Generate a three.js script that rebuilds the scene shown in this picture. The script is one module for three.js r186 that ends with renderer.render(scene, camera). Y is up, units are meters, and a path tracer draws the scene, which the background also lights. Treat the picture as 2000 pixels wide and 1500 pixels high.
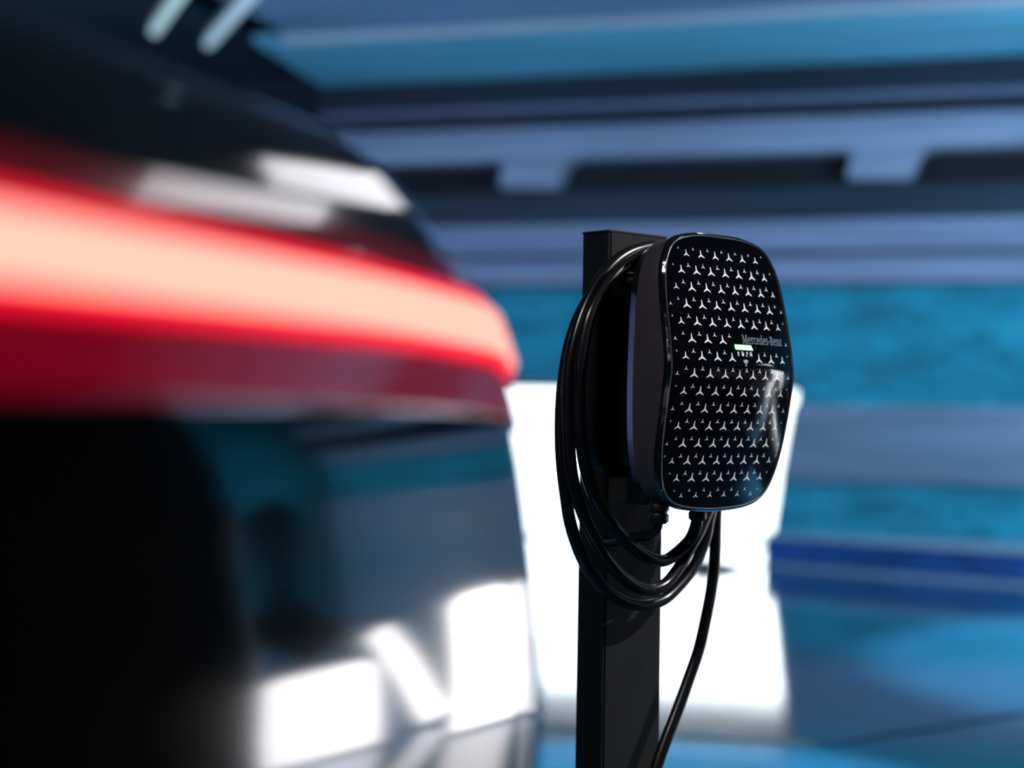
import * as THREE from 'three';
import { RoundedBoxGeometry } from 'three/addons/geometries/RoundedBoxGeometry.js';
import { RectAreaLightUniformsLib } from 'three/addons/lights/RectAreaLightUniformsLib.js';
import { mergeGeometries, mergeVertices, toCreasedNormals } from 'three/addons/utils/BufferGeometryUtils.js';
import { Brush, Evaluator, SUBTRACTION } from 'three-bvh-csg';

// ---------------------------------------------------------------- camera, lights, exposure
const scene = new THREE.Scene();
scene.background = new THREE.Color(0, 0, 0);
const renderer = new THREE.WebGLRenderer({ antialias: true });
renderer.toneMapping = THREE.LinearToneMapping;
renderer.toneMappingExposure = 1.0;
renderer.shadowMap.enabled = true;
RectAreaLightUniformsLib.init();

const camera = new THREE.PerspectiveCamera(2 * Math.atan(750 / 3300) * 180 / Math.PI, 4 / 3, 0.05, 60);
camera.rotation.order = 'YXZ';
camera.position.set(0, 0.95, 0);
camera.rotation.set(Math.atan(65 / 3300), 0, 0.9 * Math.PI / 180);
camera.focus = 2.5;
camera.userData.fStop = 1.6;

const LIGHT = {
  whiteWall: { glow: 3.0, power: 3.0, color: [0.86, 0.95, 1.0] },
  floodRight: { glow: 2.0, power: 104, color: [0.43, 0.68, 0.97] },
  floodLeft: { glow: 1.6, power: 125, color: [0.43, 0.64, 1.0] },
  floodFar: { glow: 1.6, power: 75, color: [0.5, 0.75, 1.0] },
  floodWall: { glow: 1.6, power: 130, color: [0.55, 0.62, 1.0] },
  keySpot: { power: 46, color: [1.0, 0.96, 0.98] },
  ceilingCar: { glow: 1.0, power: 1.1, color: [1.0, 0.95, 0.97] },
  ceilingLeft: { glow: 2.5, power: 26, color: [1.0, 0.96, 1.0] },
  carSpot: { power: 430, color: [1.0, 0.98, 0.98] },
  poolRight: { power: 115, color: [0.45, 0.85, 1.0] },
  poolLeft: { power: 85, color: [0.5, 0.85, 1.0] },
  lightBox: { glow: 5.0, power: 1.0, color: [1.0, 0.96, 0.98] },
  tube: { glow: 0.42, power: 0.4 },
  tail: { power: 3 },
};

// ---------------------------------------------------------------- helpers
const used = {};
function numbered(name) { const k = used[name] = (used[name] ?? -1) + 1; return k ? `${name}_${String(k).padStart(3, '0')}` : name; }
function shade(o) { o.traverse((c) => { if (c.isMesh) { c.castShadow = true; c.receiveShadow = true; } }); return o; }
function part(name, geo, mat, parent, label) {
  const m = new THREE.Mesh(geo, mat); m.name = name; m.castShadow = m.receiveShadow = true;
  if (label) m.userData.label = label;
  parent.add(m); return m;
}
function thing(name, label, category, pos = [0, 0, 0], ry = 0, group) {
  const g = new THREE.Group(); g.name = numbered(name); g.position.set(...pos); g.rotation.y = ry;
  g.userData = { label, category }; if (group) g.userData.group = group;
  scene.add(g); return g;
}
function struct(name, label, pos = [0, 0, 0], ry = 0) {
  const g = new THREE.Group(); g.name = name; g.position.set(...pos); g.rotation.y = ry;
  g.userData = { kind: 'structure', label }; scene.add(g); return g;
}
const V = (x, y, z = 0) => new THREE.Vector3(x, y, z);
function box(x0, x1, y0, y1, z0, z1, r = 0.006) {
  const w = x1 - x0, h = y1 - y0, d = z1 - z0;
  const g = new RoundedBoxGeometry(w, h, d, 2, Math.min(r, w / 3, h / 3, d / 3));
  g.translate((x0 + x1) / 2, (y0 + y1) / 2, (z0 + z1) / 2);
  return metreUV(g);
}
function metreUV(g) {                                   // uv in metres, by the way each face points
  const p = g.attributes.position, n = g.attributes.normal, uv = new Float32Array(p.count * 2);
  for (let i = 0; i < p.count; i++) {
    const ax = Math.abs(n.getX(i)), ay = Math.abs(n.getY(i)), az = Math.abs(n.getZ(i));
    if (az >= ax && az >= ay) uv.set([p.getX(i), p.getY(i)], i * 2);
    else if (ay >= ax) uv.set([p.getX(i), p.getZ(i)], i * 2);
    else uv.set([p.getZ(i), p.getY(i)], i * 2);
  }
  g.setAttribute('uv', new THREE.BufferAttribute(uv, 2)); return g;
}
function rng(seed) { let s = seed >>> 0; return () => { s = (s + 0x6D2B79F5) | 0; let t = Math.imul(s ^ (s >>> 15), 1 | s); t = (t + Math.imul(t ^ (t >>> 7), 61 | t)) ^ t; return ((t ^ (t >>> 14)) >>> 0) / 4294967296; }; }
function tileNoise(w, h, cells, seed) {                 // smooth noise that tiles, several octaves
  const out = new Float32Array(w * h);
  for (const [cx, cy, amp] of cells) {
    const r = rng(seed + cx * 131 + cy * 17), grid = Float32Array.from({ length: cx * cy }, () => r() * 2 - 1);
    const s = (t) => t * t * (3 - 2 * t);
    for (let y = 0; y < h; y++) for (let x = 0; x < w; x++) {
      const fx = x / w * cx, fy = y / h * cy, ix = Math.floor(fx), iy = Math.floor(fy), tx = s(fx - ix), ty = s(fy - iy);
      const a = grid[iy * cx + ix], b = grid[iy * cx + (ix + 1) % cx], c = grid[((iy + 1) % cy) * cx + ix], d = grid[((iy + 1) % cy) * cx + (ix + 1) % cx];
      out[y * w + x] += amp * ((a * (1 - tx) + b * tx) * (1 - ty) + (c * (1 - tx) + d * tx) * ty);
    }
  }
  return out;
}
function toTexture(field, w, h, mid, amp, srgb, repeat) {
  const d = new Uint8Array(w * h * 4);
  for (let i = 0; i < w * h; i++) { const v = Math.max(0, Math.min(255, 255 * (mid + amp * field[i]))); d.set([v, v, v, 255], i * 4); }
  const t = new THREE.DataTexture(d, w, h); t.wrapS = t.wrapT = THREE.RepeatWrapping; t.magFilter = THREE.LinearFilter; t.minFilter = THREE.LinearFilter;
  if (srgb) t.colorSpace = THREE.SRGBColorSpace;
  t.repeat.set(...repeat); t.needsUpdate = true; return t;
}
const feltField = tileNoise(512, 512, [[6, 12, 0.5], [14, 40, 0.5], [40, 130, 0.5], [128, 256, 0.4]], 7);
const brushField = tileNoise(512, 512, [[3, 24, 0.5], [5, 90, 0.5], [9, 220, 0.4]], 11);
const floorField = tileNoise(512, 512, [[5, 5, 0.6], [13, 13, 0.4], [60, 60, 0.3], [200, 200, 0.3]], 21);
const grainField = tileNoise(256, 256, [[64, 64, 0.5], [128, 128, 0.5]], 31);
const feltMap = toTexture(feltField, 512, 512, 0.80, 0.20, true, [0.55, 0.8]), feltBump = toTexture(feltField, 512, 512, 0.5, 0.4, false, [0.55, 0.8]);
const brushMap = toTexture(brushField, 512, 512, 0.86, 0.13, true, [0.35, 0.7]), brushBump = toTexture(brushField, 512, 512, 0.5, 0.4, false, [0.35, 0.7]);
const floorMap = toTexture(floorField, 512, 512, 0.84, 0.12, true, [0.25, 0.25]), floorRough = toTexture(floorField, 512, 512, 0.8, 0.14, false, [0.25, 0.25]);
const grainBump = toTexture(grainField, 256, 256, 0.5, 0.5, false, [30, 30]);

const lin = (r, g, b) => new THREE.Color().setRGB(r, g, b);
const std = (c, roughness, o = {}) => new THREE.MeshStandardMaterial({ color: lin(...c), roughness, ...o });
const phys = (c, roughness, o = {}) => new THREE.MeshPhysicalMaterial({ color: lin(...c), roughness, ...o });
const glow = (c, k, base = [0.6, 0.6, 0.6]) => new THREE.MeshStandardMaterial({ color: lin(...base), roughness: 0.5, emissive: lin(...c), emissiveIntensity: k });
const felt = (c) => std(c, 0.95, { map: feltMap, bumpMap: feltBump, bumpScale: 0.004 });
const brushed = (c, rough = 0.5) => std(c, rough, { map: brushMap, bumpMap: brushBump, bumpScale: 0.001 });
const M = {
  felt: felt([0.032, 0.47, 0.62]),
  wallPurple: brushed([0.39, 0.45, 0.62], 0.6),
  beamLight: brushed([0.46, 0.54, 0.69], 0.45),
  beamDark: brushed([0.02, 0.045, 0.075], 0.6),
  fascia: brushed([0.012, 0.03, 0.052], 0.65),
  flag: std([0.008, 0.008, 0.009], 0.95),
  black: std([0.006, 0.008, 0.01], 0.8),
  navy: brushed([0.015, 0.03, 0.04], 0.7),
  railDark: std([0.12, 0.13, 0.15], 0.5),
  rail: brushed([0.24, 0.35, 0.48], 0.5),
  ceilingBlue: brushed([0.25, 0.80, 0.95], 0.55),
  ceilingPurple: brushed([0.30, 0.46, 0.64], 0.6),
  ceilingTeal: brushed([0.012, 0.05, 0.06], 0.6),
  stripLight: brushed([0.7, 0.8, 0.85], 0.4),
  kerb: felt([0.02, 0.16, 0.52]),
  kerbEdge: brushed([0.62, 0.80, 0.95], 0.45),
  floor: phys([0.035, 0.17, 0.31], 0.11, { map: floorMap, roughnessMap: floorRough }),
  darkWall: std([0.05, 0.06, 0.07], 0.8, { bumpMap: grainBump, bumpScale: 0.001 }),
  postMetal: phys([0.005, 0.0062, 0.0066], 0.6, { specularIntensity: 0.45, bumpMap: grainBump, bumpScale: 0.0002 }),
  housing: std([0.042, 0.038, 0.046], 0.42, { bumpMap: grainBump, bumpScale: 0.0001 }),
  holder: std([0.008, 0.008, 0.009], 0.38),
  gloss: phys([0.006, 0.007, 0.009], 0.12, { clearcoat: 1, clearcoatRoughness: 0.04 }),
  satin: phys([0.01, 0.011, 0.013], 0.16, { clearcoat: 1, clearcoatRoughness: 0.1 }),
  edge: std([0.42, 0.46, 0.52], 0.3, { metalness: 1 }),
  rubber: std([0.006, 0.006, 0.007], 0.25),
  screw: std([0.6, 0.6, 0.62], 0.3, { metalness: 1 }),
  steel: std([0.22, 0.23, 0.25], 0.4, { metalness: 1 }),
};

// ---------------------------------------------------------------- the hall
const slab = struct('floor', 'dark blue polished floor of large slabs with thin dark joints');
{
  part('subfloor', box(-9, 9, -0.3, -0.04, -15.5, 4.2), M.black, slab);
  const slabGeo = (pts) => {
    const s = new THREE.Shape(pts.map(([x, z]) => new THREE.Vector2(x, -z)));
    const g = new THREE.ExtrudeGeometry(s, { depth: 0.036, bevelEnabled: true, bevelThickness: 0.0012, bevelSize: 0.0012, bevelSegments: 1 });
    g.rotateX(-Math.PI / 2); g.translate(0, -0.04, 0); return metreUV(g);
  };
  part('floor_slab', slabGeo([[-9, -7.576], [0.96, -5.02], [1.06, -5.12], [9, -11.46], [9, -15.4], [-9, -15.4]]), M.floor, slab);
  part('floor_slab', slabGeo([[-9, -7.544], [0.95, -4.975], [9, -11.275], [9, 4.1], [-9, 4.1]]), M.floor, slab);
}
const TH = -17 * Math.PI / 180;                                     // the back wall is turned by 17 degrees
let wallPlate;
const wall = struct('wall_back', 'far wall of blue felt panels, rails and beams', [0, 0, -11.6], TH);
{
  const S0 = -1.22, S1 = 9.0;
  const plate = (pts, z0, z1) => { const g = new THREE.ExtrudeGeometry(new THREE.Shape(pts.map(([x, y]) => new THREE.Vector2(x, y))), { depth: z1 - z0, bevelEnabled: false }); g.translate(0, 0, z0); return metreUV(g); };
  wallPlate = plate;
  part('wall_core', box(-8, -2.3, -0.3, 3.8, -0.45, -0.15), M.navy, wall);
  part('wall_core', box(1.96, 9.2, -0.3, 3.8, -0.45, -0.15), M.navy, wall);
  part('wall_core', box(-2.3, 1.96, 1.2, 3.8, -0.45, -0.15), M.navy, wall);
  part('felt_panel', box(S0, S1, 1.196, 1.84, -0.15, -0.02), M.felt, wall, 'upper blue felt panel');
  part('felt_panel', plate([[1.94, 1.056], [S1, 1.056], [S1, 1.196], [1.95, 1.196]], -0.15, -0.02), M.felt, wall, 'end of the upper blue felt panel');
  part('felt_panel', plate([[1.77, 0], [S1, 0], [S1, 0.57], [1.845, 0.57]], -0.15, -0.02), M.felt, wall, 'lower blue felt panel');
  part('recess_side', box(-2.46, -2.3, 0, 1.3, -2.0, -0.15), M.navy, wall);
  part('recess_side', box(1.98, 2.12, 0, 1.3, -2.0, -0.15), M.navy, wall);
  part('recess_top', box(-2.46, 2.12, 1.25, 1.4, -2.0, -0.15), M.black, wall);
  part('wall_panel', box(-7.9, -3.2, 0.0, 2.2, -0.15, -0.06), M.wallPurple, wall, 'purple blue panel at the left end of the wall');
  part('threshold', box(-2.3, 1.77, 0.0, 0.004, -0.03, -0.012, 0.001), M.railDark, wall);
  part('purple_panel', box(S0, S1, 1.86, 2.032, -0.15, 0), M.wallPurple, wall);
  part('purple_panel', box(S0, S1, 2.068, 2.27, -0.15, 0), M.wallPurple, wall);
  part('dark_band', box(S0, S1, 2.28, 2.50, -0.15, -0.03), M.beamDark, wall);
  part('recess_lining', box(S0, S1, 2.50, 3.3, -0.15, -0.13), M.black, wall);
}
const rail = struct('trim_1', 'broad grey purple rail along the far wall', [0, 0, -11.6], TH);
part('rail_board', wallPlate([[1.85, 0.572], [9.0, 0.572], [9.0, 1.03], [1.925, 1.03]], -0.15, 0.05), M.rail, rail);
part('rail_lip', box(1.925, 9.0, 1.03, 1.055, -0.15, 0.065), M.beamLight, rail);
const beam = struct('trim_2', 'pale purple beam with sloping brackets high on the far wall', [0, 0, -11.6], TH);
{
  part('beam_board', box(-1.3, 9.0, 2.705, 2.86, -0.13, 0.10), M.beamLight, beam);
  part('beam_board', box(-1.3, 9.0, 2.868, 2.935, -0.13, 0.07), M.wallPurple, beam);
  for (const s of [-2.35, 0, 2.35, 4.7]) {
    const sh = new THREE.Shape([[s - 0.05, 2.72], [s + 0.44, 2.72], [s + 0.36, 2.66], [s + 0.31, 2.52], [s - 0.085, 2.53]].map(([x, y]) => new THREE.Vector2(x, y)));
    if (s < -1.3) continue;
    const g = new THREE.ExtrudeGeometry(sh, { depth: 0.2, bevelEnabled: true, bevelSize: 0.008, bevelThickness: 0.008, bevelSegments: 2 }); g.translate(0, 0, -0.12);
    part('bracket', metreUV(g), M.beamLight, beam);
  }
}
const fascia = struct('trim_3', 'dark navy fascia below the blue ceiling panels', [0, 0, -11.6], TH);
part('fascia_board', box(-1.42, 9.0, 3.066, 3.262, -0.13, 0.12), M.fascia, fascia);
part('fascia_lip', box(-1.42, 9.0, 3.046, 3.066, -0.13, 0.13), M.wallPurple, fascia);

const ceil = struct('ceiling', 'dark ceiling with blue panels towards the far wall');
part('ceiling_slab', box(-9, 9, 3.52, 3.8, -15.5, 4.2), M.darkWall, ceil);
{
  const sub = (name, geo, mat) => { geo.rotateY(TH); geo.translate(0, 0, -11.6); return part(name, geo, mat, ceil); };
  const slope = (s0, s1, z0, y0, z1, y1, t) => { const g = box(s0, s1, -t, 0, 0, Math.hypot(z1 - z0, y1 - y0)); g.translate(0, t, 0); g.rotateX(-Math.atan2(y1 - y0, z1 - z0)); g.translate(0, y0, z0); return g; };
  sub('ceiling_panel', slope(-1.42, 9.0, 0.0, 3.262, 1.2, 3.345, 0.05), M.ceilingBlue);
  sub('edge_strip', slope(-1.2, 9.0, 1.2, 3.312, 1.235, 3.315, 0.08), M.stripLight);
  sub('ceiling_panel', slope(-1.15, 9.0, 1.235, 3.365, 3.4, 3.42, 0.05), M.ceilingPurple);
  const dark = box(-9, -1.45, 3.4, 3.45, -0.2, 5); sub('ceiling_panel', dark, M.ceilingTeal);
}
for (const [n, x0, x1, z0, z1, lab] of [['wall_left', -9.3, -8.9, -15.5, 4.2, 'purple blue side wall'], ['wall_right', 9.25, 9.6, -15.5, 4.2, 'blue felt side wall'], ['wall_front', -9.3, 9.3, 4.1, 4.5, 'dark wall behind the viewer'], ['wall_far', -9.3, 9.3, -15.8, -15.4, 'outer wall behind the panelled wall']]) {
  const m = new THREE.Mesh(box(x0, x1, -0.3, 3.8, z0, z1), n === 'wall_right' ? M.felt : n === 'wall_left' ? M.wallPurple : M.darkWall); m.name = n; m.userData = { kind: 'structure', label: lab }; m.receiveShadow = m.castShadow = true; scene.add(m);
}

// the low kerb block in front of the wall, turned further
{
  const k = struct('trim_4', 'low deep blue kerb block at the foot of the far wall', [1.668, 0, -11.13], -Math.atan2(1.131, 1.374));
  part('kerb_block', box(0, 5.0, 0.016, 0.188, -0.7, 0, 0.012), M.kerb, k);
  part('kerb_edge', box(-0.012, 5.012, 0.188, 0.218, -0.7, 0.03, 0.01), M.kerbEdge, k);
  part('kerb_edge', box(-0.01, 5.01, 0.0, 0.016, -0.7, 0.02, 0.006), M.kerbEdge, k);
}

// the glowing white wall panel on the floor
{
  const t = thing('light_wall', 'large glowing white panel in the low recess of the far wall', 'light panel', [0, 0, -11.6], TH);
  part('diffuser', box(-2.27, 1.95, 0.015, 1.18, -1.775, -1.75, 0.003), glow(LIGHT.whiteWall.color, LIGHT.whiteWall.glow), t);
  part('case', box(-2.28, 1.96, 0.004, 1.19, -1.86, -1.776), M.steel, t);
  const l = new THREE.RectAreaLight(lin(...LIGHT.whiteWall.color), LIGHT.whiteWall.power, 4.1, 1.12);
  l.position.set(-0.16, 0.6, -1.74); l.rotation.y = Math.PI; t.add(l);
}

// flood lights on stands, right and left of the view
function flood(label, pos, target, w, h, L) {
  const t = thing('flood_light', label, 'flood light', [pos[0], 0, pos[2]]);
  const head = new THREE.Group(); head.position.y = pos[1];
  const dir = V(...target).sub(V(...pos)).normalize();
  head.quaternion.setFromUnitVectors(V(0, 0, 1), dir); head.name = 'lamp_head';
  t.add(head);
  part('case', box(-w / 2 - 0.03, w / 2 + 0.03, -h / 2 - 0.03, h / 2 + 0.03, -0.12, -0.02), M.black, head);
  part('lamp_glass', box(-w / 2, w / 2, -h / 2, h / 2, -0.02, 0), glow(L.color, L.glow), head);
  const l = new THREE.RectAreaLight(lin(...L.color), L.power, w, h); l.position.set(0, 0, 0.01); l.rotation.y = Math.PI; head.add(l);
  const pole = new THREE.CylinderGeometry(0.018, 0.018, pos[1] - 0.1, 16); pole.translate(0, (pos[1] - 0.1) / 2 + 0.02, -0.07 * 0); part('pole', pole, M.black, t);
  for (let k = 0; k < 3; k++) {
    const a = k * 2.094 + 0.3, c = new THREE.CatmullRomCurve3([V(0, 0.55, 0), V(Math.cos(a) * 0.22, 0.28, Math.sin(a) * 0.22), V(Math.cos(a) * 0.45, 0.012, Math.sin(a) * 0.45)]);
    part('leg', new THREE.TubeGeometry(c, 12, 0.012, 8), M.black, t);
  }
}
flood('blue flood light on a black tripod outside the right edge', [3.5, 1.7, -7.4], [3.3, 2.25, -11.0], 0.6, 0.4, LIGHT.floodRight);
flood('blue flood light low before the right wall, outside the picture', [7.3, 0.8, -7.2], [9.25, 2.0, -9.3], 0.6, 0.4, LIGHT.floodFar);
flood('violet blue flood light low before the left wall, outside the picture', [-6.6, 0.7, -11.2], [-8.9, 1.5, -12.8], 0.6, 0.4, LIGHT.floodWall);
flood('blue flood light on a black tripod hidden left behind the black car', [-2.6, 1.2, -7.0], [0.3, 2.9, -11.6], 0.6, 0.4, LIGHT.floodLeft);

// ceiling light panels
function ceilingLight(label, x, y, z, w, d, L) {
  const t = thing('ceiling_light', label, 'ceiling light', [x, y, z]);
  part('frame', box(-w / 2 - 0.04, w / 2 + 0.04, 0.0, 0.07, -d / 2 - 0.04, d / 2 + 0.04), M.steel, t);
  part('diffuser', box(-w / 2, w / 2, -0.012, 0.0, -d / 2, d / 2), glow(L.color, L.glow), t);
  const l = new THREE.RectAreaLight(lin(...L.color), L.power, w, d); l.position.set(0, -0.02, 0); l.rotation.x = -Math.PI / 2; t.add(l);
}
ceilingLight('first of two white ceiling light panels between charger and far wall, outside the picture', 1.45, 3.45, -5.6, 0.55, 1.5, LIGHT.ceilingCar);
ceilingLight('second, right of two white ceiling light panels between charger and far wall, outside the picture', 2.25, 3.45, -4.7, 0.75, 1.3, LIGHT.ceilingCar);
ceilingLight('white ceiling light panel above the black car, outside the picture', -1.3, 3.45, -0.6, 1.0, 0.7, LIGHT.ceilingLeft);

// spot lamps under the ceiling
function spot(label, pos, target, radius, L, pen = 0.35) {
  const t = thing('spot_lamp', label, 'spot lamp', pos);
  const head = new THREE.Group(); head.name = 'lamp_head'; t.add(head);
  const dir = V(...target).sub(V(...pos)), d = dir.length(); head.quaternion.setFromUnitVectors(V(0, 0, 1), dir.clone().normalize());
  const can = new THREE.LatheGeometry([[0.0, -0.16], [0.05, -0.16], [0.07, -0.13], [0.075, 0.0], [0.07, 0.0], [0.064, -0.06]].map(([a, b]) => new THREE.Vector2(a, b)), 32); can.rotateX(Math.PI / 2);
  part('can', can, M.black, head);
  const bulb = new THREE.CylinderGeometry(0.06, 0.06, 0.01, 32); bulb.rotateX(Math.PI / 2); bulb.translate(0, 0, -0.05); part('lamp_glass', bulb, glow(L.color, 2), head);
  const stem = new THREE.CylinderGeometry(0.012, 0.012, 3.5 - pos[1], 12); stem.translate(0, (3.5 - pos[1]) / 2 + 0.01, 0); part('stem', stem, M.black, t);
  const l = new THREE.SpotLight(lin(...L.color), L.power, 0, Math.atan(radius / d), pen, 2); l.position.set(0, 0, 0.01); l.target.position.set(0, 0, d); head.add(l); head.add(l.target); l.castShadow = true;
}
spot('spot lamp aimed at the charging station from the right, outside the picture', [3.0, 3.25, -2.0], [0.34, 1.0, -2.55], 0.75, LIGHT.keySpot, 0.4);
spot('spot lamp lighting the flank of the white car, outside the picture', [2.8, 3.1, -5.3], [3.62, 0.75, -3.6], 1.0, LIGHT.carSpot);
spot('spot lamp over the right of the floor, outside the picture', [3.6, 3.3, -6.8], [3.6, 0, -6.6], 2.4, LIGHT.poolRight, 0.14);
spot('spot lamp over the floor behind the charger, outside the picture', [0.45, 3.3, -4.4], [0.45, 0, -4.35], 0.85, LIGHT.poolLeft);

// low white light boxes standing on the floor to the right, mirrored in the black car
for (const [x, z, w, h, lean, label] of [
  [2.95, -4.65, 0.34, 0.80, 0.0, 'tall white light box on the floor right of the picture'],
  [3.72, -5.1, 0.16, 0.74, -0.42, 'narrow leaning white light box right of the picture'],
  [3.88, -4.44, 0.58, 0.53, 0.0, 'short wide white light box right of the picture']]) {
  const t = thing('light_box', label, 'light box', [x, 0, z], Math.atan2(-(x + 0.1), -(z + 1.1)) + Math.PI * 0 );
  t.rotation.y = Math.atan2(-0.1 - x, -1.1 - z);
  const round = (W, H, y, depth, z) => { const q = Math.min(0.3 * W, 0.12), k = new THREE.Shape(); k.moveTo(-W / 2, y); k.lineTo(W / 2, y); k.lineTo(W / 2, y + H - q); k.absarc(W / 2 - q, y + H - q, q, 0, Math.PI / 2); k.lineTo(-W / 2 + q, y + H); k.absarc(-W / 2 + q, y + H - q, q, Math.PI / 2, Math.PI); k.lineTo(-W / 2, y); const g = new THREE.ExtrudeGeometry(k, { depth, bevelEnabled: false, curveSegments: 10 }); g.translate(0, 0, z); return g; };
  const cs = round(w + 0.03, h, 0, 0.07, -0.075), df = round(w, h - 0.03, 0.015, 0.015, -0.005);
  for (const g of [cs, df]) { g.rotateZ(lean); g.translate(0, Math.abs(Math.sin(lean)) * w / 2 + 0.002, 0); }
  part('case', cs, M.steel, t); part('diffuser', df, glow(LIGHT.lightBox.color, LIGHT.lightBox.glow), t);
  const l = new THREE.RectAreaLight(lin(...LIGHT.lightBox.color), LIGHT.lightBox.power, w * 0.9, h * 0.9); l.position.set(-Math.sin(lean) * h / 2, Math.cos(lean) * h / 2, 0.02); l.rotation.set(0, Math.PI, -lean); t.add(l);
}

// two tube lamps on the dark left part of the ceiling
for (const [x, z, len, c, label] of [
  [-2.28, -10.55, 2.6, [0.62, 1.0, 0.95], 'left tube of the two pale lamps under the dark ceiling'],
  [-2.0, -10.88, 2.9, [0.5, 0.8, 1.0], 'right, bluer tube of the two pale lamps under the dark ceiling']]) {
  const t = thing('tube_lamp', label, 'lamp', [x, 3.358, z], Math.atan2(0.37, 1));
  part('fitting', box(-0.06, 0.06, 0.0, 0.04, 0, len), M.steel, t);
  const g = new THREE.CapsuleGeometry(0.035, len - 0.08, 6, 16); g.rotateX(Math.PI / 2); g.translate(0, -0.03, len / 2);
  part('tube', g, glow(c, LIGHT.tube.glow), t);
  const l = new THREE.RectAreaLight(lin(...c), LIGHT.tube.power, 0.06, len - 0.1); l.position.set(0, -0.075, len / 2); l.rotation.x = -Math.PI / 2; t.add(l);
}

// black studio flag, right of the picture, keeps the rear of the white car out of the black paint
{
  const t = thing('black_flag', 'tall black fabric screen on feet, outside the right edge', 'screen', [1.62, 0, -1.65], Math.PI / 2);
  part('fabric', box(-0.62, 0.62, 0.12, 1.5, -0.008, 0.008, 0.003), M.flag, t);
  for (const y of [0.105, 1.515]) { const g = new THREE.CylinderGeometry(0.015, 0.015, 1.3, 12); g.rotateZ(Math.PI / 2); g.translate(0, y, 0); part('rail', g, M.black, t); }
  for (const x of [-0.635, 0.635]) { const g = new THREE.CylinderGeometry(0.015, 0.015, 1.52, 12); g.translate(x, 0.77, 0); part('post', g, M.black, t); part('foot', box(x - 0.025, x + 0.025, 0, 0.02, -0.22, 0.22, 0.006), M.black, t); }
}

// dark wedge on the floor
{
  const sh = new THREE.Shape([V(-0.16, 0), V(0.19, 0), V(0.17, 0.014), V(0.02, 0.05), V(-0.10, 0.065), V(-0.16, 0.05)].map((v) => new THREE.Vector2(v.x, v.y)));
  const g = new THREE.ExtrudeGeometry(sh, { depth: 0.12, bevelEnabled: true, bevelSize: 0.004, bevelThickness: 0.004, bevelSegments: 2 });
  g.translate(0, 0.004, 0);
  const m = new THREE.Mesh(g, M.rubber); m.name = 'wheel_chock'; m.position.set(1.33, 0, -10.9); m.rotation.y = 0;
  m.castShadow = m.receiveShadow = true;
  m.userData = { label: 'small black wedge lying on the floor before the glowing white panel', category: 'wedge' }; scene.add(m);
}

// ---------------------------------------------------------------- cars: a stack of plan outlines, +x is the rear, +z the left side
const LEN = 4.75;
function interp(tab, y, k) {
  if (y <= tab[0][0]) return tab[0][k];
  for (let i = 1; i < tab.length; i++) if (y <= tab[i][0]) { const t = (y - tab[i - 1][0]) / (tab[i][0] - tab[i - 1][0]), s = t; return tab[i - 1][k] * (1 - s) + tab[i][k] * s; }
  return tab[tab.length - 1][k];
}
// height, rear x, half width, front x, corner radius
const PROFILE = [
  [0.20, -0.10, 0.86, -4.60, 0.17], [0.28, -0.03, 0.91, -4.68, 0.16], [0.40, 0.01, 0.94, -4.74, 0.15], [0.55, 0.036, 0.953, -4.75, 0.14], [0.70, 0.044, 0.955, -4.73, 0.13], [0.79, 0.039, 0.952, -4.70, 0.13],
  [0.865, 0.030, 0.950, -4.66, 0.131], [0.926, 0.025, 0.946, -4.60, 0.145], [0.977, 0.014, 0.942, -4.52, 0.154], [1.03, 0.001, 0.93, -4.38, 0.161], [1.08, -0.019, 0.914, -4.05, 0.167], [1.12, -0.045, 0.902, -3.55, 0.172],
  [1.17, -0.093, 0.886, -3.30, 0.176], [1.19, -0.150, 0.870, -3.22, 0.18], [1.205, -0.27, 0.845, -3.16, 0.19], [1.235, -0.44, 0.79, -3.08, 0.19],
[1.32, -0.58, 0.76, -2.86, 0.20], [1.45, -0.80, 0.71, -2.55, 0.22], [1.55, -1.02, 0.66, -2.25, 0.26], [1.61, -1.28, 0.56, -1.95, 0.28], [1.63, -1.42, 0.40, -1.80, 0.20],
];
const smooth = (() => {                                  // Catmull-Rom through the table
  const c = PROFILE.map((r) => r);
  return (y, k) => {
    let i = 1; while (i < c.length - 1 && y > c[i][0]) i++;
    const a = c[i - 1], b = c[i], p = c[Math.max(0, i - 2)], q = c[Math.min(c.length - 1, i + 1)];
    const t = Math.min(1, Math.max(0, (y - a[0]) / (b[0] - a[0]))), h = b[0] - a[0];
    const slope = (u, v) => (v[0] === u[0] ? 0 : (v[k] - u[k]) / (v[0] - u[0]));
    const m0 = slope(p, b) * h, m1 = slope(a, q) * h, t2 = t * t, t3 = t2 * t;
    return (2 * t3 - 3 * t2 + 1) * a[k] + (t3 - 2 * t2 + t) * m0 + (-2 * t3 + 3 * t2) * b[k] + (t3 - t2) * m1;
  };
})();
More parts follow.
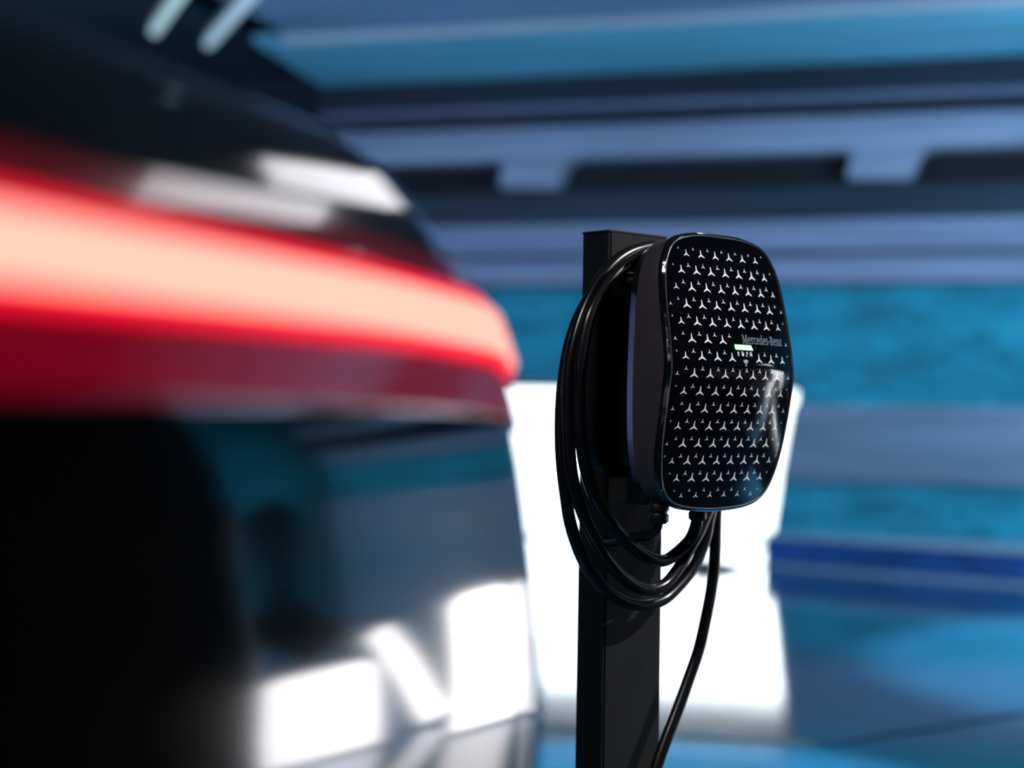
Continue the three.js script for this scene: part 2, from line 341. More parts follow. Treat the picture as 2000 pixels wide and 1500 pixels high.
function planPoint(y, u, off = 0) {                       // u: 0..1 once round, starting at the middle of the rear towards the right side (-z)
  const xr = smooth(y, 1) + off, w = smooth(y, 2) + off, xf = smooth(y, 3) - off, r = smooth(y, 4) + off, rf = 0.45;
  // half outline: rear straight, rear corner, side, front corner, front straight
  const half = u <= 0.5, v = half ? u * 2 : (1 - u) * 2;  // 0 rear middle .. 1 front middle
  const bow = 0.035;                                      // the rear is bowed in plan
  let x, z;
  if (v < 0.30) { const s = v / 0.30; z = s * (w - r); x = xr - bow * (z / w) ** 2; }
  else if (v < 0.55) { const a = (v - 0.30) / 0.25 * Math.PI / 2; z = (w - r) + Math.sin(a) * r; x = xr - bow * ((w - r) / w) ** 2 - r + Math.cos(a) * r; }
  else if (v < 0.75) { const s = (v - 0.55) / 0.20, xa = xr - bow * ((w - r) / w) ** 2 - r; z = w; x = xa + (xf + rf - xa) * s; }
  else if (v < 0.9) { const a = (v - 0.75) / 0.15 * Math.PI / 2; z = w - rf + Math.cos(a) * rf; x = xf + rf - Math.sin(a) * rf; }
  else { const s = (v - 0.9) / 0.1; z = (w - rf) * (1 - s); x = xf; }
  return [x, half ? -z : z];
}
function bodyShell(y0, y1, ny, off = 0, u0 = 0, u1 = 1, nu = 240, thick = 0, drop = null) {
  const closed = u0 === 0 && u1 === 1, pos = [], idx = [], cols = closed ? nu : nu + 1;
  const add = (o) => { for (let j = 0; j <= ny; j++) { const y = y0 + (y1 - y0) * j / ny; for (let i = 0; i < cols; i++) { const u = (u0 + (u1 - u0) * i / nu) % 1, yd = drop ? y - drop(Math.min(u, 1 - u)) : y, [x, z] = planPoint(yd, u, o); pos.push(x, yd, z); } } };
  const grid = (base, flip) => { for (let j = 0; j < ny; j++) for (let i = 0; i < nu; i++) { const a = base + j * cols + i, b = base + j * cols + (closed ? (i + 1) % nu : i + 1), c = a + cols, d = b + cols; flip ? idx.push(a, c, b, b, c, d) : idx.push(a, b, c, b, d, c); } };
  add(off); grid(0, false);
  if (closed) {                                            // caps
    for (const [j, up] of [[0, false], [ny, true]]) {
      const y = y0 + (y1 - y0) * j / ny, c = pos.length / 3; pos.push(-2.2, y, 0);
      const ring = pos.length / 3; for (let i = 0; i < nu; i++) pos.push(pos[(j * cols + i) * 3], y, pos[(j * cols + i) * 3 + 2]);
      for (let i = 0; i < nu; i++) { const a = ring + i, b = ring + (i + 1) % nu; up ? idx.push(a, b, c) : idx.push(b, a, c); }
    }
  } else {                                                 // a strip with thickness
    const n = pos.length / 3; add(off - thick); grid(n, true);
    const edge = (a, b, flip) => { flip ? idx.push(a, b, a + n, b, b + n, a + n) : idx.push(a, a + n, b, b, a + n, b + n); };
    for (let i = 0; i < nu; i++) { edge(i, i + 1, false); edge(ny * cols + i, ny * cols + i + 1, true); }
    for (let j = 0; j < ny; j++) { edge(j * cols, (j + 1) * cols, true); edge(j * cols + nu, (j + 1) * cols + nu, false); }
  }
  const g = new THREE.BufferGeometry(); g.setAttribute('position', new THREE.Float32BufferAttribute(pos, 3)); g.setIndex(idx);
  g.computeVertexNormals();
  return closed ? toCreasedNormals(g, 0.7) : toCreasedNormals(g, 0.9);
}
let bodyGeo, wheelParts;
function carBody() {
  if (bodyGeo) return bodyGeo;
  const src = bodyShell(0.20, 1.205, 66); src.deleteAttribute('uv');
  let b = new Brush(mergeVertices(src, 1e-5)); b.updateMatrixWorld();
  const ev = new Evaluator(); ev.attributes = ['position', 'normal'];
  for (const x of [-0.98, -3.85]) for (const s of [-1, 1]) {
    const c = new THREE.CylinderGeometry(0.42, 0.42, 0.46, 48); c.rotateX(Math.PI / 2); c.translate(x, 0.37, s * 0.86);
    const k = new Brush(c); k.updateMatrixWorld(); b = ev.evaluate(b, k, SUBTRACTION); b.updateMatrixWorld();
  }
  return bodyGeo = toCreasedNormals(b.geometry, 0.6);
}
function wheel(parent, x, z, side) {
  if (!wheelParts) {
    const tyre = new THREE.LatheGeometry([[0.235, -0.10], [0.30, -0.118], [0.345, -0.112], [0.366, -0.085], [0.372, 0], [0.366, 0.085], [0.345, 0.112], [0.30, 0.118], [0.235, 0.10]].map(([r, h]) => new THREE.Vector2(r, h)), 64);
    tyre.rotateX(Math.PI / 2);
    const rim = new THREE.LatheGeometry([[0.19, -0.08], [0.235, -0.10], [0.245, -0.095], [0.245, 0.105], [0.235, 0.11], [0.222, 0.09], [0.215, -0.06], [0.19, -0.08]].map(([r, h]) => new THREE.Vector2(r, h)), 48); rim.rotateX(Math.PI / 2);
    const spokes = [];
    for (let k = 0; k < 5; k++) { const s = new RoundedBoxGeometry(0.06, 0.20, 0.03, 2, 0.01); s.translate(0, 0.13, 0.075); s.rotateZ(k * 2 * Math.PI / 5); spokes.push(s); }
    const disc = new THREE.CylinderGeometry(0.17, 0.17, 0.02, 48); disc.rotateX(Math.PI / 2);
    const hub = new THREE.CylinderGeometry(0.055, 0.065, 0.03, 32); hub.rotateX(Math.PI / 2); hub.translate(0, 0, 0.08);
    wheelParts = { tyre, rim, spokes, disc, hub };
  }
  const w = new THREE.Group(); w.name = 'wheel'; w.position.set(x, 0.372, z); if (side < 0) w.rotation.y = Math.PI; parent.add(w);
  part('tyre', wheelParts.tyre, M.tyre, w); part('rim', wheelParts.rim, M.alloy, w);
  for (const s of wheelParts.spokes) part('spoke', s, M.alloy, w);
  part('brake_disc', wheelParts.disc, M.steel, w); part('hub', wheelParts.hub, M.alloy, w);
}
M.tyre = std([0.02, 0.02, 0.021], 0.7); M.alloy = std([0.35, 0.36, 0.37], 0.35, { metalness: 0.8 });
M.paintBlack = phys([0.004, 0.005, 0.007], 0.085, { clearcoat: 1, clearcoatRoughness: 0.07 });
M.paintWhite = phys([0.78, 0.78, 0.79], 0.35, { clearcoat: 1, clearcoatRoughness: 0.04 });
M.carGlass = phys([0.006, 0.008, 0.01], 0.04, { clearcoat: 1, clearcoatRoughness: 0.02 });
M.lensRed = phys([0.16, 0.003, 0.010], 0.12, { clearcoat: 1, clearcoatRoughness: 0.02 });
M.lensLit = phys([0.12, 0.003, 0.008], 0.14, { clearcoat: 1, clearcoatRoughness: 0.05, emissive: lin(1, 0, 0.04), emissiveIntensity: 0.17 });
M.lensDim = phys([0.12, 0.003, 0.008], 0.14, { clearcoat: 1, clearcoatRoughness: 0.05, emissive: lin(1, 0, 0.04), emissiveIntensity: 0.07 });
M.tailRed = glow([1.0, 0.0, 0.03], 1.2, [0.5, 0.01, 0.02]);
M.tailHot = glow([1.0, 0.40, 0.31], 1.6, [0.25, 0.02, 0.02]);
function makeCar(label, pos, ry, paint, lit) {
  const c = thing('car', label, 'car', pos, ry);
  part('body', carBody(), paint, c);
  part('window_band', bodyShell(1.205, 1.46, 24), M.carGlass, c);
  part('roof', bodyShell(1.46, 1.63, 14), paint, c);
  for (const u0 of [0.0, 0.71]) part('side_trim', bodyShell(0.24, 0.40, 4, 0.008, u0 ? 0.6245 + 0.02 : 0.285, u0 ? 0.70 : 0.36, 24, 0.02), M.holder, c);
  part('bumper_trim', bodyShell(0.26, 0.44, 8, 0.01, 0.80, 1.2, 90, 0.03), M.holder, c);
  const dip = (u) => 0.034 * Math.max(0, (u - 0.11) / 0.13) ** 1.6;       // the bar bends down towards the corner
  part('lamp_lens', bodyShell(0.957, 0.999, 8, 0.006, 0.76, 1.24, 160, 0.02, dip), lit ? M.lensLit : M.lensRed, c, 'red lens below the light bar');
  part('lamp_lens', bodyShell(1.053, 1.078, 5, 0.006, 0.76, 1.24, 160, 0.02, dip), lit ? M.lensDim : M.lensRed, c, 'narrow dark red lens above the light bar');
  const tl = part('tail_light', bodyShell(0.998, 1.054, 8, 0.012, 0.757, 1.243, 160, 0.03, dip), lit ? M.tailRed : M.lensRed, c, lit ? 'glowing red light bar across the rear' : undefined);
  if (lit) {
    part('light_strip', bodyShell(1.008, 1.044, 6, 0.017, 0.760, 1.240, 160, 0.012, dip), M.tailHot, tl, 'pink white glowing core of the light bar');
    const l = new THREE.RectAreaLight(lin(1, 0.03, 0.05), LIGHT.tail.power, 1.5, 0.05); l.position.set(0.10, 1.024, 0); l.rotation.y = -Math.PI / 2; c.add(l);
  }
  for (const x of [-0.98, -3.85]) for (const s of [-1, 1]) wheel(c, x, s * 0.835, s);
  for (const s of [-1, 1]) {
    const m = new RoundedBoxGeometry(0.14, 0.13, 0.2, 3, 0.045); m.translate(-3.1, 1.13, s * 0.98); part('mirror', m, paint, c);
    const hg = new RoundedBoxGeometry(0.2, 0.03, 0.03, 3, 0.012); for (const x of [-1.75, -2.75]) { const h = hg.clone(); h.translate(x, 0.93, s * 0.955); part('door_handle', h, paint, c); }
    const rf = bodyShell(0.50, 0.525, 2, 0.006, s < 0 ? 0.10 : 0.87, s < 0 ? 0.13 : 0.90, 12, 0.012); part('reflector', rf, M.lensRed, c);
  }
  return c;
}
const CARANGLE = -23 * Math.PI / 180;
makeCar('black car with a glowing red light bar, blurred close to the viewer', [-0.32, 0, -0.60], CARANGLE, M.paintBlack, true);
makeCar('white car parked outside the right edge, mirrored in the charger front', [2.99, 0, -2.24], Math.atan2(-0.469, -0.883), M.paintWhite, false);

// ---------------------------------------------------------------- the wall charger on its post
const PHI = 42 * Math.PI / 180;
const ORIGIN = [0.3343, 1.0267, -2.5502];
// outline of the front: height, half width
const HALF = [[0.2076, 0], [0.2068, 0.045], [0.2035, 0.07], [0.1975, 0.093], [0.19, 0.106], [0.18, 0.1155], [0.16, 0.1275], [0.142, 0.1335], [0.12, 0.1372], [0.0935, 0.1402], [0.053, 0.1418], [0.015, 0.1432], [-0.02, 0.1440], [-0.058, 0.1438], [-0.09, 0.1428], [-0.117, 0.1408], [-0.145, 0.1362], [-0.165, 0.1305], [-0.18, 0.1235], [-0.193, 0.113], [-0.203, 0.098], [-0.2095, 0.077], [-0.2133, 0.05], [-0.2155, 0]];
const OUT = (() => {
  const pts = [...HALF.map(([y, w]) => V(w, y)), ...HALF.slice(1, -1).reverse().map(([y, w]) => V(-w, y))];
  return new THREE.CatmullRomCurve3(pts, true, 'centripetal').getSpacedPoints(240).slice(0, 240);
})();
const OUTN = OUT.map((p, i) => { const a = OUT[(i + 239) % 240], b = OUT[(i + 1) % 240], t = b.clone().sub(a).normalize(); return V(-t.y, t.x).multiplyScalar((-t.y * p.x + t.x * p.y) > 0 ? 1 : -1); });
const inset = (d) => OUT.map((p, i) => p.clone().addScaledVector(OUTN[i], -d));
const fold = (y) => (Math.sqrt((y / 0.21) ** 2 + 0.012) - 0.1095) / 0.9;
const zFront = (x, y) => 0.0125 * (1 - (x / 0.14) ** 2) * (1 - 0.8 * Math.min(1, fold(y))) - 0.038 * fold(y);
function ringLoft(rings, capFirst, capLast, crease = 0.5) {
  const n = rings[0].length, pos = [], idx = [];
  for (const r of rings) for (const p of r) pos.push(p.x, p.y, p.z);
  for (let j = 0; j < rings.length - 1; j++) for (let i = 0; i < n; i++) { const a = j * n + i, b = j * n + (i + 1) % n; idx.push(a, b, a + n, b, b + n, a + n); }
  for (const [cap, j, up] of [[capFirst, 0, true], [capLast, rings.length - 1, false]]) if (cap) {
    const c = pos.length / 3, m = rings[j].reduce((s, p) => s.add(p), V(0, 0)).divideScalar(n); pos.push(m.x, m.y, m.z);
    for (let i = 0; i < n; i++) { const a = j * n + i, b = j * n + (i + 1) % n; up ? idx.push(b, a, c) : idx.push(a, b, c); }
  }
  const g = new THREE.BufferGeometry(); g.setAttribute('position', new THREE.Float32BufferAttribute(pos, 3)); g.setIndex(idx);
  g.computeVertexNormals();
  const out = toCreasedNormals(g, crease); return metreUV(out);
}
const onFront = (d, dz) => inset(d).map((p) => V(p.x, p.y, zFront(p.x, p.y) + dz));
const flat = (d, z) => inset(d).map((p) => V(p.x, p.y, z));

const charger = thing('charging_station', 'black wall charging station with folded glossy front printed with white three-pointed stars', 'charging station', ORIGIN, PHI);
{
  // printed front
  const W = 1240, H = 1800, X0 = -0.155, Y0 = -0.225, SX = W / 0.31, SY = H / 0.45;
  const cv = document.createElement('canvas'); cv.width = W; cv.height = H; const ctx = cv.getContext('2d');
  ctx.fillStyle = '#07080d'; ctx.fillRect(0, 0, W, H);
  const PX = (x) => (x - X0) * SX, PY = (y) => H - (y - Y0) * SY;
  const edgeDist = (x, y) => { let m = 1, ins = Math.abs(x) < 0.2; for (const p of OUT) m = Math.min(m, Math.hypot(p.x - x, p.y - y)); const w = interp([...HALF].reverse(), y, 1); return Math.abs(x) < w && y > -0.2155 && y < 0.2076 ? m : -1; };
  ctx.fillStyle = '#f2f3f6';
  const star = (x, y, r) => {
    ctx.beginPath();
    for (let k = 0; k < 3; k++) {
      const a = Math.PI / 2 + k * 2 * Math.PI / 3, ca = Math.cos(a), sa = Math.sin(a), b = 0.20 * r, e = 0.085 * r;
      const pt = (l, s) => [PX(x + ca * l - sa * s), PY(y + sa * l + ca * s)];
      const a2 = a + Math.PI / 3;
      const q = [pt(r * 0.30, -b * 0.85), pt(r, -e), pt(r, e), pt(r * 0.30, b * 0.85), [PX(x + Math.cos(a2) * r * 0.22), PY(y + Math.sin(a2) * r * 0.22)]];
      q.forEach((p, i) => (k === 0 && i === 0 ? ctx.moveTo(...p) : ctx.lineTo(...p)));
    }
    ctx.closePath(); ctx.fill();
  };
  const A = 0.0318, B = 0.0258;
  for (let row = 0; row < 18; row++) {
    const y = 0.1715 - (row - 1) * B, half = row % 2 === 1;
    for (let k = -6; k <= 6; k++) {
      const x = (half ? k + 0.5 : k) * A, xs = x + A / 2, ys = y + 0.0078;
      const big = edgeDist(x, y), small = edgeDist(xs, ys), f = (d) => Math.max(0.38, Math.min(1, (d + 0.002) / 0.042));
      const noBig = (Math.abs(y - 0.042) < 0.012 && x > -0.008 && x < 0.118) || (Math.abs(y - 0.0166) < 0.012 && x > -0.008 && x < 0.038);
      const noSmall = (ys > 0.036 && ys < 0.056 && xs > 0.006 && xs < 0.125) || (ys > 0.016 && ys < 0.034 && xs > -0.006 && xs < 0.036);
      if (big > 0.012 && !noBig) star(x, y, 0.0088 * f(big));
      if (small > 0.011 && !noSmall) star(xs, ys, 0.0043 * Math.max(0.5, f(small)));
    }
  }
  // lettering
  ctx.fillStyle = '#8799ae';
  ctx.save(); ctx.translate(PX(0.0125), PY(0.0405)); ctx.font = '72px serif';
  const tw = ctx.measureText('Mercedes-Benz').width; ctx.scale(0.1035 * SX / tw, 0.0122 * SY / 47); ctx.fillText('Mercedes-Benz', 0, 0); ctx.restore();
  // pictograms: house, plug, key, car; then the wireless mark
  ctx.fillStyle = '#f2f3f6'; ctx.strokeStyle = '#f2f3f6'; ctx.lineWidth = 5; ctx.lineJoin = 'round';
  const U = 0.0072 * SY / 2, iy = PY(0.0245);
  const poly = (cx, p) => { ctx.beginPath(); p.forEach(([x, y], i) => (i ? ctx.lineTo(cx + x * U, iy - y * U) : ctx.moveTo(cx + x * U, iy - y * U))); ctx.closePath(); };
  let cx = PX(-0.001); poly(cx, [[-0.7, 0.2], [0, 1.05], [0.7, 0.2], [0.45, 0.2], [0.45, -1], [-0.45, -1], [-0.45, 0.2]]); ctx.fill(); ctx.fillStyle = '#07080d'; poly(cx, [[-0.15, -0.1], [0.15, -0.1], [0.15, -0.75], [-0.15, -0.75]]); ctx.fill();
  ctx.fillStyle = '#f2f3f6'; cx = PX(0.0093); poly(cx, [[-0.8, 1], [0.2, 1], [0.2, -0.3], [0.45, -0.3], [0.45, 0.8], [0.8, 0.6], [0.7, -0.8], [0.2, -1], [-0.7, -0.9]]); ctx.fill(); ctx.fillStyle = '#07080d'; poly(cx, [[-0.5, 0.7], [-0.1, 0.7], [-0.1, 0.15], [-0.5, 0.15]]); ctx.fill();
  ctx.fillStyle = '#f2f3f6'; cx = PX(0.019); ctx.beginPath(); ctx.arc(cx + 0.25 * U, iy - 0.45 * U, 0.42 * U, 0, 7); ctx.stroke(); ctx.beginPath(); ctx.moveTo(cx, iy - 0.1 * U); ctx.lineTo(cx - 0.5 * U, iy + 0.9 * U); ctx.lineTo(cx + 0.1 * U, iy + 0.9 * U); ctx.stroke();
  cx = PX(0.0288); poly(cx, [[-0.8, -1], [-0.8, 0.1], [-0.45, 1], [0.45, 1], [0.8, 0.1], [0.8, -1], [0.5, -1], [0.5, -0.6], [-0.5, -0.6], [-0.5, -1]]); ctx.fill(); ctx.fillStyle = '#07080d'; poly(cx, [[-0.45, 0.15], [-0.25, 0.65], [0.25, 0.65], [0.45, 0.15]]); ctx.fill();
  ctx.fillStyle = '#f2f3f6';
  const wx = PX(0.0147), wy = PY(0.0072); ctx.beginPath(); ctx.arc(wx, wy, 5.5, 0, 7); ctx.fill();
  for (const r of [14, 23, 32]) { ctx.beginPath(); ctx.arc(wx, wy, r, -Math.PI * 0.75, -Math.PI * 0.25); ctx.stroke(); }
  const tex = new THREE.CanvasTexture(cv); tex.colorSpace = THREE.SRGBColorSpace; tex.magFilter = THREE.LinearFilter;

  // glass: rings from the edge to the middle, so that the fold is smooth
  const edge = inset(0.0048), pos = [], uv = [], idx = [], N = 240, K = 40;
  for (let k = 0; k <= K; k++) for (let i = 0; i < N; i++) {
    const s = 1 - k / K, x = edge[i].x * s, y = (edge[i].y + 0.004) * s - 0.004;
    pos.push(x, y, zFront(x, y)); uv.push((x - X0) / 0.31, (y - Y0) / 0.45);
  }
  for (let k = 0; k < K; k++) for (let i = 0; i < N; i++) { const a = k * N + i, b = k * N + (i + 1) % N; idx.push(a, a + N, b, b, a + N, b + N); }
  const gg = new THREE.BufferGeometry(); gg.setAttribute('position', new THREE.Float32BufferAttribute(pos, 3)); gg.setAttribute('uv', new THREE.Float32BufferAttribute(uv, 2)); gg.setIndex(idx); gg.computeVertexNormals();
  if (gg.attributes.normal.getZ(5 * N) < 0) { gg.setIndex(idx.map((_, i) => idx[i - i % 3 + 2 - i % 3])); gg.computeVertexNormals(); }
  const glassMat = new THREE.MeshPhysicalMaterial({ color: lin(1, 1, 1), map: tex, roughness: 0.05, ior: 1.6, clearcoat: 0.4, clearcoatRoughness: 0.01 });
  part('front_glass', gg, glassMat, charger, 'glossy black front printed with stars, lettering and pictograms');
  // rim round the glass
  part('rim', ringLoft([onFront(0.0056, -0.0035), onFront(0.0044, 0.0012), onFront(0.0025, 0.0022), onFront(0.0008, 0.0008), onFront(0.0, -0.0015), onFront(0.0, -0.0095), onFront(0.0025, -0.0115), onFront(0.006, -0.0115)], false, false, 0.9), M.gloss, charger);
  // housing behind it with a chamfer at the back
  part('housing', ringLoft([onFront(0.008, -0.006), onFront(0.004, -0.0105), onFront(0.0035, -0.0125), flat(0.006, -0.076), flat(0.0072, -0.0785), flat(0.012, -0.0785)], true, true, 0.35), M.housing, charger, 'matt dark grey casing');
  part('rear_trim', ringLoft([flat(0.009, -0.078), flat(0.0075, -0.0786), flat(0.0075, -0.0792), flat(0.0160, -0.0990), flat(0.02, -0.0998)], true, true, 0.3), M.satin, charger, 'glossy chamfered strip round the rear of the casing');
  part('edge_line', ringLoft([onFront(0.0058, 0.0004), onFront(0.0055, 0.0014), onFront(0.0046, 0.0019), onFront(0.0040, 0.0014)], false, false, 0.9), M.edge, charger, 'thin bright polished edge of the glass');
  // status light and dot
  const led = new THREE.Shape(); const lx = -0.0072, rx = 0.0345, yc = 0.0343, hh = 0.0034;
  led.moveTo(lx + 0.003, yc - hh); led.lineTo(rx, yc - hh); led.lineTo(rx - 0.004, yc + hh); led.lineTo(lx + 0.002, yc + hh); led.quadraticCurveTo(lx, yc + hh, lx, yc + hh * 0.4); led.quadraticCurveTo(lx, yc - hh, lx + 0.003, yc - hh);
  const lift = (g, dz) => { const p = g.attributes.position; for (let i = 0; i < p.count; i++) p.setZ(i, p.getZ(i) + zFront(p.getX(i), p.getY(i)) + dz); g.computeVertexNormals(); return g; };
  const rimShape = new THREE.Shape(led.getPoints(8).map((p) => new THREE.Vector2((p.x - 0.0137) * 1.045 + 0.0137, (p.y - yc) * 1.28 + yc)));
  const sl = part('status_light', lift(new THREE.ExtrudeGeometry(rimShape, { depth: 0.0006, bevelEnabled: false }), -0.0001), glow([0.02, 1.0, 0.12], 0.55, [0.02, 0.2, 0.04]), charger, 'glowing green status light');
  part('light_core', lift(new THREE.ExtrudeGeometry(led, { depth: 0.001, bevelEnabled: false }), 0), glow([0.80, 1.0, 0.76], 1.15), sl, 'greenish white lit core of the status light');
  const dot = new THREE.Shape(); dot.absellipse(0.0404, 0.0336, 0.0022, 0.0022, 0, 7);
  part('indicator', lift(new THREE.ExtrudeGeometry(dot, { depth: 0.0008, bevelEnabled: false, curveSegments: 16 }), 0), glow([0.05, 1.0, 0.25], 0.5, [0.02, 0.2, 0.04]), charger, 'small green light dot');
  const ll = new THREE.RectAreaLight(lin(0.6, 1, 0.6), 0.8, 0.04, 0.006); ll.position.set(0.0137, 0.0343, zFront(0.0137, 0.0343) + 0.003); ll.rotation.y = Math.PI; charger.add(ll);
  // holder for the cable behind the housing
  const rr = (hw, y0, y1, r, z) => { const s = new THREE.Shape(); s.moveTo(-hw + r, y0); s.lineTo(hw - r, y0); s.absarc(hw - r, y0 + r, r, -Math.PI / 2, 0); s.lineTo(hw, y1 - r); s.absarc(hw - r, y1 - r, r, 0, Math.PI / 2); s.lineTo(-hw + r, y1); s.absarc(-hw + r, y1 - r, r, Math.PI / 2, Math.PI); s.lineTo(-hw, y0 + r); s.absarc(-hw + r, y0 + r, r, Math.PI, Math.PI * 1.5); return s; };
  const drum = new THREE.ExtrudeGeometry(rr(0.119, -0.165, 0.15, 0.05), { depth: 0.018, bevelEnabled: true, bevelSize: 0.004, bevelThickness: 0.004, bevelSegments: 3, curveSegments: 16 }); drum.translate(0, 0, -0.192);
  part('cable_holder', drum, M.holder, charger, 'rounded black holder carrying the cable coil');
  const neck = new THREE.ExtrudeGeometry(rr(0.092, -0.155, 0.145, 0.04), { depth: 0.076, bevelEnabled: false, curveSegments: 12 }); neck.translate(0, 0, -0.171); part('mounting_neck', neck, M.holder, charger);
  const pad = new RoundedBoxGeometry(0.12, 0.26, 0.0075, 2, 0.002); pad.translate(0, -0.02, -0.1985); part('mounting_plate', pad, M.holder, charger);
  const conn = new RoundedBoxGeometry(0.10, 0.06, 0.05, 3, 0.008); conn.translate(-0.02, -0.178, -0.135); part('terminal_box', conn, M.holder, charger);
  for (const [x, y] of [[-0.052, -0.19], [-0.012, -0.19]]) { const s = new THREE.CylinderGeometry(0.0022, 0.0022, 0.003, 12); s.rotateX(Math.PI / 2); s.translate(x, y, -0.1095); part('screw', s, M.screw, charger); }
  // glands under the housing
  for (const [x, z, r] of [[-0.0862, -0.07, 0.0135], [0.022, -0.088, 0.0125]]) {
    const y = -0.2155;
    const g = new THREE.LatheGeometry([[0, 0.035], [r * 0.95, 0.035], [r * 0.95, 0.012], [r * 1.18, 0.011], [r * 1.18, 0.002], [r * 1.0, 0.001], [r * 1.0, -0.003], [r * 1.15, -0.004], [r * 1.15, -0.014], [r * 0.8, -0.018], [r * 0.66, -0.018]].map(([a, b]) => new THREE.Vector2(a, b)).reverse(), 24);
    g.translate(x, y, z); part('cable_gland', g, M.holder, charger);
  }
}
// the post
{
  const post = thing('charger_post', 'tall square black metal post carrying the charging station', 'post', ORIGIN, PHI);
  const floorY = -ORIGIN[1], top = 0.2215, px = 0.0655;
  part('channel', (() => { const g = box(-px - 0.001, px + 0.001, floorY + 0.012, top - 0.004, -0.262, -0.208, 0.002); return g; })(), M.postMetal, post);
  part('front_cover', box(-px + 0.0045, px - 0.0005, floorY + 0.012, top - 0.004, -0.208, -0.2025, 0.0012), M.postMetal, post);
  part('edge_strip', box(-px - 0.001, -px + 0.0025, floorY + 0.012, top - 0.004, -0.2085, -0.2035, 0.001), M.postMetal, post);
  part('top_cap', box(-px - 0.002, px + 0.002, top - 0.004, top, -0.263, -0.2015, 0.0014), M.postMetal, post);
  part('base_plate', box(-0.11, 0.11, floorY, floorY + 0.012, -0.33, -0.14, 0.003), M.postMetal, post);
  for (const [x, z] of [[-0.09, -0.31], [0.09, -0.31], [-0.09, -0.16], [0.09, -0.16]]) { const b = new THREE.CylinderGeometry(0.009, 0.009, 0.012, 6); b.translate(x, floorY + 0.017, z); part('bolt', b, M.steel, post); }
}
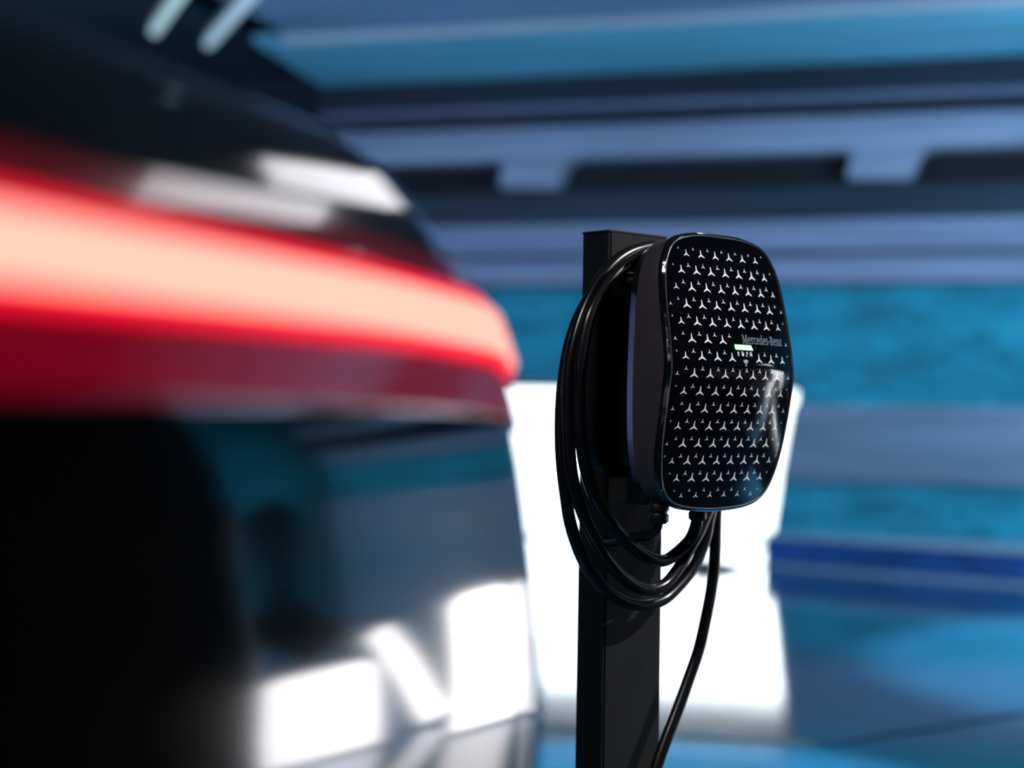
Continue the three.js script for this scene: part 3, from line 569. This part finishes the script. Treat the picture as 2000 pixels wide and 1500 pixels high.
// the charging cable: gland, three turns round the holder, then down
const tube = (pts, r, n) => { const c = new THREE.CatmullRomCurve3(pts, false, 'centripetal'); return new THREE.TubeGeometry(c, n, r, 20, false); };
{
  const cab = thing('charging_cable', 'thick black charging cable coiled in three loops behind the charging station', 'cable', ORIGIN, PHI);
  const L1 = [[-0.0609, 0.1799], [-0.1064, 0.1617], [-0.1419, 0.1393], [-0.1678, 0.1106], [-0.186, 0.0786], [-0.1983, 0.0431], [-0.206, 0.0018], [-0.2072, -0.0391], [-0.2057, -0.08], [-0.2007, -0.1148], [-0.1913, -0.1516], [-0.1732, -0.1909], [-0.1461, -0.2287], [-0.1128, -0.2589], [-0.0792, -0.2791], [-0.0482, -0.2921], [-0.017, -0.2935], [0.0145, -0.283]];
  const L2 = [[-0.018, 0.1942], [-0.0616, 0.1875], [-0.0981, 0.1751], [-0.1338, 0.1545], [-0.1657, 0.1241], [-0.1939, 0.0851], [-0.2117, 0.043], [-0.2222, 0.0015], [-0.2256, -0.0395], [-0.2233, -0.0805], [-0.2184, -0.1152], [-0.212, -0.146], [-0.2013, -0.1789], [-0.1818, -0.2185], [-0.1578, -0.2544], [-0.1276, -0.291], [-0.094, -0.3178], [-0.057, -0.3368], [-0.029, -0.3415], [0.0023, -0.3336], [0.0307, -0.3112], [0.056, -0.2817], [0.0785, -0.2562], [0.0929, -0.2323]];
  const L3 = [[-0.0092, 0.1918], [-0.062, 0.1705], [-0.1074, 0.1469], [-0.1456, 0.1158], [-0.1742, 0.0785], [-0.1923, 0.0402], [-0.203, 0.0003], [-0.2092, -0.0453], [-0.2107, -0.0847], [-0.2089, -0.126], [-0.2039, -0.1632], [-0.1968, -0.1984], [-0.1896, -0.2297], [-0.1774, -0.2591], [-0.1623, -0.2868], [-0.1427, -0.3107], [-0.1155, -0.3352], [-0.0819, -0.3541], [-0.0448, -0.3649], [-0.0135, -0.3669], [0.0213, -0.3603], [0.0532, -0.3424], [0.0823, -0.3196], [0.105, -0.2918], [0.1195, -0.261], [0.1257, -0.2366]];
  const HANG = [[0.1425, -0.2258], [0.1415, -0.2618], [0.1405, -0.2978], [0.1392, -0.3185], [0.1316, -0.3586], [0.1206, -0.3982], [0.1048, -0.4461], [0.0808, -0.4928], [0.0556, -0.5388], [0.0306, -0.582], [0.0082, -0.625]];
  const z1 = -0.115, z2 = -0.135, z3 = -0.155;
  const at = (l, z) => l.map(([x, y]) => V(x, y, z));
  const over = (z, zz) => { const o = []; for (const [x, y, t] of [[0.03, 0.192, 0.1], [0.09, 0.178, 0.25], [0.145, 0.14, 0.4], [0.18, 0.08, 0.55], [0.195, 0, 0.7], [0.18, -0.09, 0.85]]) o.push(V(x, y, z + (zz - z) * t)); return o; };
  const L2s = L2.map(([x, y], i) => [x + ([0, 0, 0, 0.003, 0.007, 0.0095, 0.0095, 0.0095, 0.0095, 0.0085, 0.006, 0.003, 0.001][i] ?? 0), y]), L1s = L1.map(([x, y], i) => [x - (i > 3 && i < 12 ? 0.005 : 0), y]);
  const path = [
    V(0.022, -0.225, -0.088), V(0.0215, -0.238, -0.090), V(0.0205, -0.258, -0.098), V(0.0195, -0.270, -0.108),
    ...at([...L1s].reverse().slice(1), z1), ...over(z1, z2),
    ...at([...L2s].reverse().slice(0), z2).map((p, i) => p), ...over(z2, z3),
    ...at([...L3].reverse().slice(0), z3), V(0.05, 0.192, -0.158), V(0.1, 0.172, -0.158), V(0.145, 0.12, -0.158), V(0.165, 0.03, -0.157), V(0.163, -0.08, -0.156), V(0.152, -0.17, -0.155),
    ...at(HANG, z3), V(-0.02, -0.70, -0.15), V(-0.04, -0.80, -0.13), V(-0.05, -0.90, -0.10), V(-0.06, -0.985, -0.04), V(-0.08, -1.0145, 0.05), V(-0.14, -1.0165, 0.17), V(-0.25, -1.0165, 0.30),
  ];
  part('cable', tube(path, 0.0096, 900), M.rubber, cab);
  const plug = new THREE.CapsuleGeometry(0.028, 0.12, 6, 20); plug.rotateX(Math.PI / 2); plug.rotateY(-0.75 + Math.PI); plug.translate(-0.31, -0.998, 0.365); part('plug', plug, M.holder, cab);
}
{
  const f = thing('supply_cable', 'short black supply cable curving from the charging station to the post', 'cable', ORIGIN, PHI);
  part('cable', tube([V(-0.0862, -0.222, -0.07), V(-0.0868, -0.238, -0.0715), V(-0.0862, -0.252, -0.088), V(-0.083, -0.256, -0.115), V(-0.076, -0.262, -0.15), V(-0.066, -0.268, -0.185), V(-0.060, -0.27, -0.2015)], 0.0075, 80), M.rubber, f);
}

renderer.render(scene, camera);
